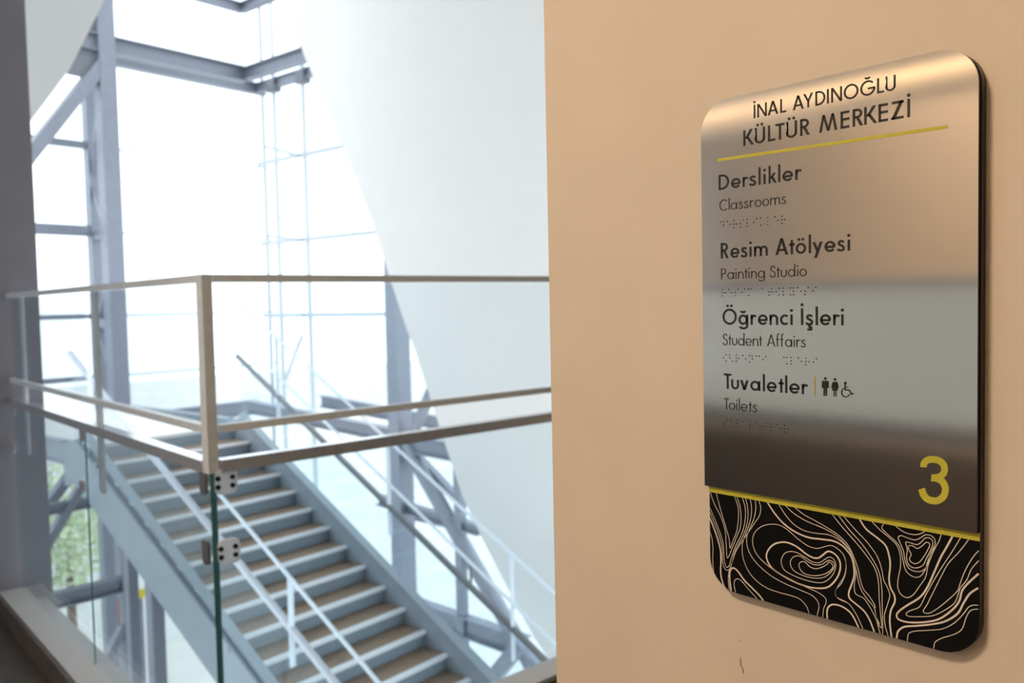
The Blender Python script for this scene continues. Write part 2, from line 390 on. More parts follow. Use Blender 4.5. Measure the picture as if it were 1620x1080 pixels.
for k, (za, zb) in enumerate(((zt, 2.05), (2.05, 0.9), (0.9, -0.25), (-0.25, -1.4))):
    a_, b_ = (W(u1, VB, za), W(u2, VO, zb)) if k % 2 == 0 else (W(u2, VO, za), W(u1, VB, zb))
    part(tb, 'strut', lambda m: m.bar(a_, b_, 0.07, 0.07))
for z in (zt, 1.2, -0.2): part(tb, 'strut', lambda m: m.bar(W(u1, VB, z), W(u2, VO, z), 0.10, 0.14))
part(tb, 'gusset', lambda m: m.uvbox(u1-0.55, u1-0.05, VB-0.02, VB+0.02, zt-0.55, zt-0.08), 'steel_dark')
part(tb, 'gusset', lambda m: m.uvbox(u1-0.28, u1-0.05, VB-0.02, VB+0.02, zt+0.12, zt+0.5), 'steel_dark')
part(tb, 'beam', lambda m: m.ibeam(W(3.2, VB, -1.75), W(UI, VB, -1.75), 0.18, 0.25))

ts = tb
part(ts, 'beam', lambda m: m.ibeam(W(UI, VB, zt), W(UI, 7.4, zt), 0.16, 0.22))
part(ts, 'beam', lambda m: m.ibeam(W(UI, VB, z3), W(UI, 7.4, z3), 0.12, 0.16))
part(ts, 'beam', lambda m: m.ibeam(W(UO, VO, zo), W(UO, 7.4, zo), 0.12, 0.18))
for px in (441, 487):
    p = onU(px, 378, UO); part(ts, 'mullion', lambda m: m.bar(Vector((p.x, p.y, -8)), Vector((p.x, p.y, TOPZ)), 0.05, 0.07, V), 'pale')
    part(ts, 'gusset', lambda m: m.bar(Vector((p.x, p.y, zo+EYE-0.16)), Vector((p.x, p.y, zo+EYE+0.06)), 0.16, 0.24, V), 'steel_dark')
for y in (243, 378, 498):
    z = onU(487, y, UO).z - EYE
    part(ts, 'transom', lambda m: m.bar(W(UO, VO, z), W(UO, 7.6, z), 0.06, 0.075), 'pale')
    part(ts, 'strut', lambda m: m.bar(W(UI, 12.4, z), W(UO, 12.75, z), 0.05, 0.05), 'pale')
part(ts, 'brace', lambda m: m.bar(onU(445, 345, UO), onU(470, 285, UO), 0.03, 0.04), 'pale')
part(ts, 'brace', lambda m: m.bar(onU(452, 600, UO), onU(478, 530, UO), 0.04, 0.06), 'pale')
part(ts, 'beam', lambda m: m.ibeam(onU(509, 634, 9.0), onU(700, 669, 9.0), 0.14, 0.2))

tn = empty('steel_column_frame', W(7.8, 8.4, GZ)); tag(tn, 'wide steel column with diagonal braces beside the stairs, at the leaning white wall', 'steel frame')
UN = 7.8
pc = onU(630, 560, UN)
part(tn, 'column', lambda m: (m.bar(Vector((pc.x, pc.y, -8)), Vector((pc.x, pc.y, TOPZ)), 0.26, 0.20, V)))
part(tn, 'beam', lambda m: m.ibeam(onU(392, 642, UN), onU(622, 688, UN), 0.16, 0.20))
part(tn, 'beam', lambda m: m.ibeam(onU(628, 697, UN), onU(722, 714, UN), 0.16, 0.24))
part(tn, 'brace', lambda m: m.bar(onU(652, 690, UN), onU(694, 592, UN), 0.10, 0.12, U))
part(tn, 'brace', lambda m: m.tube(onU(636, 690, UN), onU(850, 1068, UN), 0.10))
part(tn, 'brace', lambda m: m.bar(onU(640, 700, UN+0.1), onU(735, 800, UN+0.1), 0.08, 0.10, U))
pv = onU(729, 860, UN)
part(tn, 'column', lambda m: m.bar(Vector((pv.x, pv.y, onU(722, 714, UN).z)), Vector((pv.x, pv.y, -8)), 0.10, 0.12, V))
part(tn, 'beam', lambda m: m.ibeam(onU(600, 790, UN), onU(760, 838, UN), 0.12, 0.14))
part(tn, 'beam', lambda m: m.ibeam(onU(610, 945, UN), onU(834, 1024, UN), 0.16, 0.26))
part(tn, 'beam', lambda m: m.ibeam(onU(640, 812, 9.2), onU(745, 835, 9.2), 0.12, 0.12))
part(tn, 'bracket', lambda m: (m.tube(onU(737, 925, 6.4), onU(744, 925, 6.4), 0.015), m.tube(onU(745, 925, 6.4), onU(745, 888, 6.4), 0.015), m.tube(onU(745, 888, 6.4), onU(730, 880, 6.4), 0.015)), 'steel_dark')
part(tn, 'brace', lambda m: m.bar(onU(770, 1085, 7.4), onU(826, 1015, 7.4), 0.14, 0.16))
part(tn, 'brace', lambda m: m.bar(onU(822, 1085, 7.0), onU(850, 1045, 7.0), 0.10, 0.12))
# lower bracing seen under the stair through the left glass
tl = empty('steel_undercroft_frame', W(3.5, 9, GZ)); tag(tl, 'steel beam and braces under the landing, seen through the left glass', 'steel frame')
VU = 9.6
part(tl, 'beam', lambda m: m.ibeam(onV(30, 963, VU), onV(215, 918, VU), 0.14, 0.17))
part(tl, 'brace', lambda m: m.bar(onV(70, 868, VU), onV(132, 762, VU), 0.09, 0.10, V))
part(tl, 'brace', lambda m: m.bar(onV(60, 818, VU+0.4), onV(118, 742, VU+0.4), 0.10, 0.12, V))
part(tl, 'beam', lambda m: m.ibeam(onV(40, 812, VU), onV(165, 790, VU), 0.10, 0.12))
p = onV(200, 950, VU); part(tl, 'column', lambda m: m.bar(Vector((p.x, p.y, -1.0)), Vector((p.x, p.y, -8)), 0.12, 0.12, V))
p = onV(172, 950, VU+2); part(tl, 'column', lambda m: m.bar(Vector((p.x, p.y, -1.0)), Vector((p.x, p.y, -8)), 0.14, 0.14, V))
part(tl, 'brace', lambda m: m.bar(onV(150, 1078, VU), onV(196, 990, VU), 0.09, 0.10, V))

# glazing of the tower (outside face), a pane between each pair of mullions
def glazing(name, a, b, n, z0, z1, rows):
    g = struct(name, one(lambda m: [m.bar(W(*(a[k]+(b[k]-a[k])*i/n for k in (0, 1)), z0), W(*(a[k]+(b[k]-a[k])*i/n for k in (0, 1)), z1), 0.035, 0.05, V) for i in range(n+1)]), 'pale')
    nrm = Vector((-(b[1]-a[1]), b[0]-a[0])).normalized()*0.006
    for i in range(n):
        for r in range(rows):
            za = z0+(z1-z0)*r/rows+0.02; zb = z0+(z1-z0)*(r+1)/rows-0.02
            ua, va = (a[k]+(b[k]-a[k])*(i+0.01)/n for k in (0, 1)); ub, vb = (a[k]+(b[k]-a[k])*(i+0.99)/n for k in (0, 1))
            m = MB(); m.prism([W(ua-nrm.x, va-nrm.y, za), W(ub-nrm.x, vb-nrm.y, za), W(ub-nrm.x, vb-nrm.y, zb), W(ua-nrm.x, va-nrm.y, zb)], (U*nrm.x+V*nrm.y)*2)
            m.build('pane', 'glass_far', g)
glazing('window_2', (3.2, 14.25), (9.7, 14.25), 2, -6.0, 6.6, 2)
glazing('window_3', (9.7, 14.25), (9.7, 7.2), 2, -6.0, 6.6, 2)

# ================================================================== BALCONY BALUSTRADE
ZH = EYE-0.515; ZM = EYE-0.394; ZT = EYE+0.096; ZB = 0.105
def glass_panel(root, x0, x1, y0, y1, z0, z1, m_='glass', edge=True):
    m = MB(); m.box(x0, x1, y0, y1, z0, z1)
    o = m.build('glass_panel', [m_, 'glass_edge'], root)
    if edge:
        thin = 0 if (x1-x0) < (y1-y0) else 1
        for p in o.data.polygons:
            if p.normal[1-thin] < -0.5: p.material_index = 1
    return o
def clamp(root, c, ax, w_=0.072, h=0.082, bolts=True, m_='clampwhite', t=0.012):
    # rounded plate centred on c, lying along ax (unit), facing -normal
    ax = Vector(ax); nrm = Vector((ax.y, -ax.x, 0))
    pts = []; r = 0.018
    for qx, qz, a0 in ((1, -1, -90), (1, 1, 0), (-1, 1, 90), (-1, -1, 180)):
        for k in range(5):
            a = math.radians(a0 + 22.5*k)
            pts.append(Vector(c) + ax*(qx*(w_/2-r) + r*math.cos(a)) + Z*(qz*(h/2-r) + r*math.sin(a)))
    o = one(lambda m: m.prism(pts, nrm*t)).build('glass_clamp', m_, root)
    if bolts:
        for qx in (-0.42, 0.26):
            for qz in (-0.17, 0.17):
                p = Vector(c) + ax*(qx*w_) + Z*(qz*h) + nrm*t*0.9
                one(lambda m: m.tube(p, p+nrm*0.006, 0.0085, 10)).build('bolt', 'bolt', o, origin=root.location)
    return o
bl = empty('glass_balustrade', (XG, YE, 0.1)); tag(bl, 'glass balustrade run from the corner post back to the grey end wall', 'balustrade')
yj = onX(138, 760, XG).y
glass_panel(bl, XG-0.009, XG+0.009, YG-0.010, yj-0.006, ZB, ZH-0.012)
glass_panel(bl, XG-0.009, XG+0.009, yj+0.006, YE-0.03, ZB, ZH-0.012, 'glass', False)
one(lambda m: m.box(XG-0.0025, XG+0.0025, yj-0.005, yj+0.005, ZB, ZH-0.02)).build('joint_seal', 'glass_edge', bl)
def bars(root, a, b, dx):
    one(lambda m: m.bar(Vector(a)+Z*ZH, Vector(b)+Z*ZH, 0.05, 0.04)).build('handrail', 'rail', root)
    one(lambda m: m.bar(Vector(a)+Z*ZM, Vector(b)+Z*ZM, 0.025, 0.025)).build('guard_rail', 'guard', root)
    one(lambda m: m.bar(Vector(a)+Z*ZT, Vector(b)+Z*ZT, 0.025, 0.025)).build('guard_rail', 'guard', root)
bars(bl, (XG, YG+0.02, 0), (XG, YE, 0), 0)
one(lambda m: m.bar((XG, YG, ZH-0.02), (XG, YG, ZT+0.0125), 0.036, 0.036, V)).build('post', 'guard', bl)
yp = onX(140, 560, XG).y; ye = onX(27, 560, XG).y
for y, pb in ((yp, onX(145, 778, XG).z), (min(ye, YE-0.03), onX(30, 716, XG).z)):
    one(lambda m: m.bar((XG+0.035, y, pb), (XG+0.035, y, ZT), 0.014, 0.06, Vector((0, 1, 0)))).build('post', 'guard', bl)
for (px, py) in ((132, 688), (132, 769)):
    p = onX(px, py, XG-0.012); clamp(bl, (XG-0.010, p.y, p.z), (0, -1, 0), 0.05, 0.06, False, 'rail', 0.014)
for (px, py) in ((23, 650), (23, 708)):
    p = onX(px, py, XG-0.012); clamp(bl, (XG-0.010, min(p.y, YE-0.04), p.z), (0, -1, 0), 0.05, 0.06, False, 'rail', 0.014)
glass_panel(bl, XG-0.004, XG+0.004, YG+0.03, yp-0.03, ZM+0.02, ZT-0.02, 'glass_up', False)
glass_panel(bl, XG-0.004, XG+0.004, yp+0.03, YE-0.08, ZM+0.02, ZT-0.02, 'glass_up', False)

br = empty('glass_balustrade', (2.5, YG, 0.1)); tag(br, 'glass balustrade run from the corner post to the right, behind the cream wall', 'balustrade')
glass_panel(br, XG+0.013, 2.75, YG-0.009, YG+0.009, ZB, ZH-0.012)
glass_panel(br, 2.765, 4.18, YG-0.009, YG+0.009, ZB, ZH-0.012, 'glass', False)
bars(br, (XG+0.026, YG, 0), (4.19, YG, 0), 1)
one(lambda m: m.bar((4.17, YG, ZH), (4.17, YG, ZT), 0.036, 0.036, V)).build('post', 'guard', br)
glass_panel(br, XG+0.03, 4.14, YG-0.004, YG+0.004, ZM+0.02, ZT-0.02, 'glass_up', False)
for (px, py) in ((357, 761), (362, 871)):
    p = onY(px, py, YG-0.012); clamp(br, (p.x, YG-0.009, p.z), (1, 0, 0))
    clamp(bl, (XG-0.010, YG+0.028, p.z), (0, -1, 0), 0.05, 0.082, False, 'steel_dark', 0.010)

# ================================================================== THE SIGN
def sp(px, py, x=XF):                       # pixel -> (s, t) on a plane x = const; s to the right, t up, metres
    p = onX(px, py, x); return (Y_L - p.y, p.z - Z_C)
Y_L = 0; Z_C = 0
Y_L = onX(1112, 500, XF).y; Z_C = EYE
SW = Y_L - onX(1549, 500, XF).y
ST = EYE + 0.2705*XF - Z_C
SB = sp(1300, 976.5, 0.834)[1]                # bottom edge
sgn = empty('directory_sign', (XW, Y_L, Z_C))
tag(sgn, 'brushed steel directory sign with black contour-line base on the cream wall', 'sign')
sgn.matrix_basis = Matrix(((0, 0, -1, XW), (-1, 0, 0, Y_L), (0, 1, 0, Z_C), (0, 0, 0, 1)))
# inside the sign: x right, y up, z out of the wall
def sbuild(m, name, mats, parent=None, label=None, uv=None, smooth=False):
    o = m.build(name, mats, parent or sgn, origin=(0, 0, 0), uv=uv, smooth=smooth)
    if label: o['label'] = label
    return o
def rrect(x0, x1, y0, y1, r, tl=True, tr=True, b_l=True, b_r=True, n=10):
    P = []
    for cx, cy_, a0, on, kx, ky in ((x1-r, y0+r, -90, b_r, x1, y0), (x1-r, y1-r, 0, tr, x1, y1), (x0+r, y1-r, 90, tl, x0, y1), (x0+r, y0+r, 180, b_l, x0, y0)):
        if on: P += [(cx+r*math.cos(math.radians(a0+90*k/n)), cy_+r*math.sin(math.radians(a0+90*k/n))) for k in range(n+1)]
        else: P.append((kx, ky))
    return P
D_PANEL = XW-0.8345; D_PLATE = XW-XF         # front faces, out of the wall
RAD = 0.036
m = MB(); m.prism([(x, y, 0) for x, y in rrect(0.0035, SW, SB, ST-0.001, RAD)], (0, 0, D_PANEL), 0)
bp_ = sbuild(m, 'back_panel', ['black', 'blackedge'])
for p in bp_.data.polygons:
    if abs(p.normal.z) < 0.5: p.material_index = 1
yb = (sp(1117, 768.5)[1] + sp(1548, 844)[1])/2
m = MB(); m.prism([(x, y, D_PANEL) for x, y in rrect(0.0, SW-0.0012, yb, ST, RAD, True, True, False, False, 14)], (0, 0, D_PLATE-D_PANEL), 0)
pl = sbuild(m, 'metal_plate', ['steelsign', 'blackedge'], label='brushed stainless steel front plate', uv=1.0)
for p in pl.data.polygons:
    if abs(p.normal.z) < 0.5: p.material_index = 1
m = MB(); m.prism([(0.0035, yb-0.0075, D_PANEL), (SW, yb-0.0075, D_PANEL), (SW, yb, D_PANEL), (0.0035, yb, D_PANEL)], (0, 0, 0.0012))
sbuild(m, 'lime_strip', 'lime', label='lime green strip between steel and black')

def quads(m, qs, z):
    for q in qs:
        k = len(m.v); m.v += [Vector((p[0], p[1], z)) for p in q]; m.face(tuple(range(k, k+len(q))))
EPS = 0.0004
# ---- a monoline geometric alphabet: strokes in cap-height units
def arc(cx, cy_, rx, ry, a0, a1, n=22): return [(cx+rx*math.cos(math.radians(a0+(a1-a0)*k/n)), cy_+ry*math.sin(math.radians(a0+(a1-a0)*k/n))) for k in range(n+1)]
XH, AS = 0.63, 1.10
def glyph(c, w_):
    h = w_/2; L = []; P = []; D = []        # polylines, parallelograms (horizontal cuts), dots
    dr = 0.62*w_+0.02
    acc = {'İ': 'I', 'Ü': 'U', 'Ö': 'O', 'Ğ': 'G', 'ö': 'o', 'ğ': 'g', 'ş': 's'}
    b = acc.get(c, c)
    def dg(x0, y0, x1, y1):                 # diagonal stroke, x = left edges of its cuts, horizontal thickness
        th = w_*math.hypot(x1-x0, y1-y0)/max(abs(y1-y0), 1e-6)
        P.append(((x0, y0), (x0+th, y0), (x1+th, y1), (x1, y1))); return th
    if b == 'I': L.append([(h, 0), (h, 1)]); a = w_
    elif b == 'N':
        a = 0.74; L += [[(h, 0), (h, 1)], [(a-h, 0), (a-h, 1)]]; P.append(((0, 1), (w_*1.15, 1), (a, 0), (a-w_*1.15, 0)))
    elif b == 'A':
        a = 0.80; t = w_*1.12; P += [((0, 0), (t, 0), (a/2+t/2, 1), (a/2-t/2, 1)), ((a-t, 0), (a, 0), (a/2+t/2, 1), (a/2-t/2, 1))]; L.append([(0.16, 0.30), (a-0.16, 0.30)])
    elif b == 'L': a = 0.44; L.append([(h, 1), (h, h), (a, h)])
    elif b == 'Y':
        a = 0.70; t = w_*1.18; L.append([(a/2, 0), (a/2, 0.48)]); P += [((0, 1), (t, 1), (a/2+h, 0.43), (a/2-h, 0.43)), ((a-t, 1), (a, 1), (a/2+h, 0.43), (a/2-h, 0.43))]
    elif b == 'D': a = 0.70; L.append([(h, 0), (h, 1)]); L.append([(h, 1-h)] + arc(0.22, 0.5, 0.48-h, 0.5-h, 90, -90) + [(h, h)])
    elif b == 'O': a = 0.98; L.append(('c', arc(0.49, 0.5, 0.49-h, 0.515-h, 0, 354.5, 34)))
    elif b == 'G': a = 0.92; L.append(arc(0.49, 0.5, 0.49-h, 0.515-h, 42, 356, 30)); L.append([(0.50, 0.46), (0.97-h*0.3, 0.46)])
    elif b == 'C': a = 0.80; L.append(arc(0.49, 0.5, 0.49-h, 0.515-h, 48, 312, 30))
    elif b == 'U': a = 0.64; L.append([(h, 1), (h, 0.30)] + arc(a/2, 0.31, a/2-h, 0.32-h, 180, 360) + [(a-h, 0.30), (a-h, 1)])
    elif b == 'K': a = 0.62; L.append([(h, 0), (h, 1)]); dg(w_*0.7, 0.44, 0.60-w_*1.2, 1); dg(0.66-w_*1.2, 0, 0.16, 0.56)
    elif b == 'T': a = 0.52; L += [[(0, 1-h), (a, 1-h)], [(a/2, 0), (a/2, 1-h)]]
    elif b in 'RP':
        a = 0.52; L.append([(h, 0), (h, 1)]); L.append([(h, 1-h)] + arc(0.22, 0.725, 0.28-h, 0.275-h, 90, -90) + [(h, 0.45+h)])
        if b == 'R': dg(0.56-w_*1.25, 0, 0.17, 0.48); a = 0.56
    elif b == 'M':
        a = 0.96; t = w_*0.92
        P += [((0, 0), (t, 0), (0.16+t, 1), (0.18, 1)), ((a-t, 0), (a, 0), (a-0.18, 1), (a-0.16-t, 1)),
              ((0.18, 1), (0.18+t*0.9, 1), (a/2+t*0.45, 0.03), (a/2-t*0.45, 0.03)), ((a-0.18-t*0.9, 1), (a-0.18, 1), (a/2+t*0.45, 0.03), (a/2-t*0.45, 0.03))]
    elif b == 'E': a = 0.46; L += [[(h, 0), (h, 1)], [(h, 1-h), (a, 1-h)], [(h, h), (a, h)], [(h, 0.53), (a, 0.53)]]
    elif b == 'Z': a = 0.58; L += [[(0.03, 1-h), (a, 1-h)], [(0, h), (a, h)]]; P.append(((0, 0), (w_*1.2, 0), (a, 1), (a-w_*1.2, 1)))
    elif b == 'S':
        a = 0.50; L.append([(p.x, p.y) for p in crom([(0.44, 0.80), (0.37, 0.93), (0.25, 1.01-h), (0.13, 0.95), (0.03+h, 0.78), (0.10, 0.62), (0.25, 0.53), (0.40, 0.44), (0.49-h, 0.27), (0.42, 0.09), (0.25, h-0.01), (0.09, 0.08), (h*0.6, 0.25)], 4)])
    elif b == 'o': a = XH; L.append(('c', arc(XH/2, XH/2, XH/2-h, XH/2-h+0.01, 0, 354, 28)))
    elif b == 'c': a = XH*0.82; L.append(arc(XH/2, XH/2, XH/2-h, XH/2-h+0.01, 52, 308, 24))
    elif b == 'e': a = XH*1.0; L.append(arc(XH/2, XH/2, XH/2-h, XH/2-h+0.01, 0, 322, 28)); L.append([(h, XH/2-0.02), (XH-h*0.5, XH/2-0.02)])
    elif b in 'adg':
        a = XH+0.02; L.append(('c', arc(XH/2, XH/2, XH/2-h, XH/2-h+0.01, 0, 354, 28)))
        if b == 'a': L.append([(a-h, 0), (a-h, XH)])
        elif b == 'd': L.append([(a-h, 0), (a-h, AS)])
        else: L.append([(a-h, XH), (a-h, -0.05)] + arc(a/2+0.005, -0.06, a/2-h-0.005, 0.24-h, 0, -160, 16))
    elif b == 'r': a = 0.36; L.append([(h, 0), (h, XH)]); L.append([(p.x, p.y) for p in crom([(h, 0.36), (h+0.05, 0.50), (0.20, XH-h), (0.35, XH-h-0.04)], 4)])
    elif b == 'n': a = 0.54; L.append([(h, 0), (h, XH)]); L.append([(h, 0.30)] + arc(a/2, XH-0.27, a/2-h, 0.28-h, 180, 0, 16) + [(a-h, 0)])
    elif b == 'm':
        a = 0.90; L.append([(h, 0), (h, XH)]); q = (a-w_)/2
        for k in (0, 1): L.append([(h+k*q, 0.30)] + arc(h+k*q+q/2, XH-0.24, q/2, 0.25-h, 180, 0, 14) + [(h+k*q+q, 0)])
    elif b == 'u': a = 0.53; L.append([(h, XH), (h, 0.26)] + arc(a/2, 0.26, a/2-h, 0.27-h, 180, 360, 16) + [(a-h, 0.30), (a-h, XH)])
    elif b == 's':
        a = 0.40; k = XH
        L.append([(p.x, p.y) for p in crom([(0.35, k*0.80), (0.27, k*0.97-h*0.6), (0.16, k*0.99-h*0.8), (0.05+h*0.4, k*0.78), (0.12, k*0.60), (0.24, k*0.51), (0.38-h*0.5, k*0.33), (0.31, k*0.04+h*0.7), (0.18, h*0.8), (0.07, k*0.04+h*0.7), (h*0.5, k*0.25)], 4)])
    elif b == 'l': a = w_; L.append([(h, 0), (h, AS)])
    elif b == 'i': a = w_*1.1; L.append([(a/2, 0), (a/2, XH)]); D.append((a/2, XH+0.24, dr*0.95))
    elif b == 'k': a = 0.50; L.append([(h, 0), (h, AS)]); dg(w_*0.7, 0.30, 0.46-w_*1.3, XH); dg(0.52-w_*1.3, 0, 0.12, 0.40)
    elif b == 't': a = 0.32; L += [[(a/2, 0), (a/2, 0.86)], [(0, XH-h*0.7), (a, XH-h*0.7)]]
    elif b == 'f': a = 0.34; L.append([(0.13, 0), (0.13, 0.86)] + arc(0.29, 0.88, 0.16, 0.22-h, 180, 80, 10)); L.append([(0, XH-h*0.7), (0.30, XH-h*0.7)])
    elif b == 'v':
        a = 0.56; t = w_*1.15; P += [((0, XH), (t, XH), (a/2+t/2, 0), (a/2-t/2, 0)), ((a-t, XH), (a, XH), (a/2+t/2, 0), (a/2-t/2, 0))]
    elif b == 'y':
        a = 0.60; t = w_*1.15; P += [((0, XH), (t, XH), (a/2+t*0.6, 0.08), (a/2-t*0.4, 0.08)), ((a-t, XH), (a, XH), (0.10+t, -0.30), (0.10, -0.30))]
    else: a = 0.3
    if c == 'İ': D.append((h, 1.20, dr))
    if c == 'Ü': D += [(a/2-0.13, 1.17, dr*0.9), (a/2+0.13, 1.17, dr*0.9)]
    if c == 'Ö': D += [(0.49-0.13, 1.19, dr*0.9), (0.49+0.13, 1.19, dr*0.9)]
    if c == 'ö': D += [(XH/2-0.12, XH+0.22, dr*0.9), (XH/2+0.12, XH+0.22, dr*0.9)]
    if c == 'Ğ': L.append(arc(0.47, 1.27, 0.15, 0.13, 200, 340, 12))
    if c == 'ğ': L.append(arc(XH/2, XH+0.28, 0.15, 0.13, 200, 340, 12))
    if c == 'ş': L.append([(0.20, 0.02), (0.20, -0.10), (0.30, -0.14), (0.30, -0.25), (0.08, -0.26)])
    return L, P, D, a
def disc(cx, cy_, rx, ry, n=16): return [(cx+rx*math.cos(2*math.pi*k/n), cy_+ry*math.sin(2*math.pi*k/n)) for k in range(n)]
def text(txt, p0, p1, caph_px, wt, mname, gap=0.165, space=0.50, label=None):
    """p0: left end of the baseline, p1: right end of the baseline (pixels); caph_px: pixel of the cap top above p0"""
    s0, t0_ = sp(*p0); s1, t1_ = sp(*p1); ch = sp(*caph_px)[1] - t0_
    x = 0; items = []
    prev = None
    for c in txt:
        if c == ' ': x += space; prev = None; continue
        g = glyph(c, wt)
        k = gap
        if prev:
            if prev+c in ('AY', 'AT', 'LT', 'Tu', 'To', 'To', 'RK'): k = -0.02 if prev+c in ('AY', 'To', 'Tu') else 0.02
            elif prev in 'oecOÖD' or c in 'oecadgOÖĞ': k = gap*0.72
            elif prev in 'rtfkvyLKTf' or c in 'tvyfAY': k = gap*0.5
            x += k
        items.append((x, g)); x += g[3]; prev = c
    sx = (s1-s0)/x; m = MB()
    tilt = (t1_-t0_)/(s1-s0)
    f = lambda p, ox: (s0+(p[0]+ox)*sx, t0_+p[1]*ch)
    for ox, (L, P, D, a) in items:
        for l in L:
            cl = False
            if l[0] == 'c': l = l[1]; cl = True
            # build the stroke in glyph units with an isotropic pen, then place it
            k = sx/ch
            pts = [(p[0]*k, p[1]) for p in l]
            for q in strip2d(pts, wt/2*min(1, max(k, 0.82)), cl): quads(m, [[(s0+ox*sx+p.x*ch, t0_+p.y*ch) for p in q]], D_PLATE+EPS)
        for q in P: quads(m, [[f(p, ox) for p in q]], D_PLATE+EPS)
        for cx, cy_, r in D: quads(m, [disc(s0+(cx+ox)*sx, t0_+cy_*ch, r*ch*0.9, r*ch*0.9)], D_PLATE+EPS)
    return sbuild(m, 'lettering', mname, label=label)
BW, LW = 0.135, 0.083
text('İNAL AYDINOĞLU', (1192.5, 187.3), (1417, 147.5), (1192.5, 166), 0.125, 'ink', label='first title line in black capitals')
text('KÜLTÜR MERKEZİ', (1176, 231), (1440, 189.2), (1176, 206.2), 0.14, 'ink', label='second, heavier title line in black capitals')
text('Derslikler', (1137, 300.8), (1268, 286.5), (1137, 276.7), BW, 'ink')
text('Classrooms', (1138.4, 333.8), (1243.4, 325), (1138.4, 316.5), LW, 'inklight')
text('Resim Atölyesi', (1140.5, 409), (1345, 398.3), (1140.5, 384.4), BW, 'ink')
text('Painting Studio', (1141, 442), (1276.3, 438), (1141, 424.6), LW, 'inklight')
text('Öğrenci İşleri', (1143.2, 513.2), (1334.8, 514.6), (1143.2, 488.5), BW, 'ink')
text('Student Affairs', (1143.8, 545.7), (1274.4, 549.4), (1143.8, 527.7), LW, 'inklight')
text('Tuvaletler', (1145.4, 614.2), (1278, 623), (1145.4, 590.4), BW, 'ink')
text('Toilets', (1145.4, 647), (1197.6, 651.8), (1145.4, 629.4), LW, 'inklight')
# title rule and divider
def plate_poly(name, pts, mname, label=None, x=XF, d=None):
    m = MB(); quads(m, [[sp(*p, x) for p in pts]], (D_PLATE if d is None else d)+EPS); return sbuild(m, name, mname, label=label)
plate_poly('title_rule', [(1135, 255.8), (1499.5, 203.2), (1499.5, 197.6), (1135, 251.0)], 'lime', 'lime green rule under the title')
plate_poly('divider_line', [(1288.3, 625.5), (1289.7, 625.5), (1289.7, 595), (1288.3, 595)], 'lime', 'thin lime divider before the pictograms')
# pictograms, traced in an 18-times enlargement
def pic(polys=(), discs=(), strokes=()):
    m = MB(); tr = lambda p: sp(1280+p[0]/18, 580+p[1]/18)
    for q in polys: quads(m, [[tr(p) for p in q]], D_PLATE+EPS)
    for cx, cy_, r in discs: quads(m, [[tr(p) for p in disc(cx, cy_, r*0.95, r*1.05)]], D_PLATE+EPS)
    for pts, hw, cl in strokes: quads(m, [[tr(p) for p in q] for q in strip2d(pts, hw, cl)], D_PLATE+EPS)
    return m
sbuild(pic([[(410, 395), (515, 395), (512, 600), (410, 600)], [(412, 598), (456, 598), (450, 830), (413, 830)], [(468, 598), (512, 598), (510, 830), (472, 830)],
            [(412, 395), (385, 398), (368, 420), (363, 600), (398, 603), (408, 450)], [(513, 395), (540, 400), (556, 425), (560, 606), (528, 608), (518, 450)]], [(463, 335, 38)]), 'pictogram', 'ink', label='standing man pictogram')
sbuild(pic([[(690, 428), (785, 428), (795, 520), (820, 678), (650, 670), (680, 520)], [(700, 660), (729, 662), (726, 845), (702, 845)], [(752, 664), (780, 666), (776, 848), (754, 847)],
            [(692, 428), (672, 440), (628, 590), (656, 602), (708, 470)], [(783, 428), (803, 440), (848, 598), (822, 606), (766, 470)]], [(735, 362, 38)]), 'pictogram', 'ink', label='woman in a dress pictogram')
sbuild(pic([], [(1033, 460, 37)], [([(1027, 480), (1027, 656), (1140, 662), (1213, 783), (1265, 760)], 18, False), ([(1035, 578), (1116, 580)], 12, False),
            (arc(1045, 728, 117, 130, 22, 243, 26), 15, False)]), 'pictogram', 'ink', label='wheelchair pictogram')
# floor number
m = MB()
tr3 = lambda p: sp(1420+p[0]/6.75, 700+p[1]/6.75)
oA = crom([(278, 262), (284, 222), (318, 187), (378, 178), (445, 192), (492, 235), (503, 285), (490, 330), (450, 362), (405, 372), (362, 374)], 6)
oB = crom([(362, 374), (420, 380), (470, 405), (505, 455), (512, 515), (490, 575), (445, 612), (395, 621), (330, 605), (283, 560), (258, 490)], 6)
quads(m, [[tr3(p) for p in q] for q in strip2d(oA, 36)], D_PLATE+EPS)
quads(m, [[tr3(p) for p in q] for q in strip2d(oB, 37)], D_PLATE+EPS+0.0002)
sbuild(m, 'floor_number', 'lime', label='large lime green numeral three')
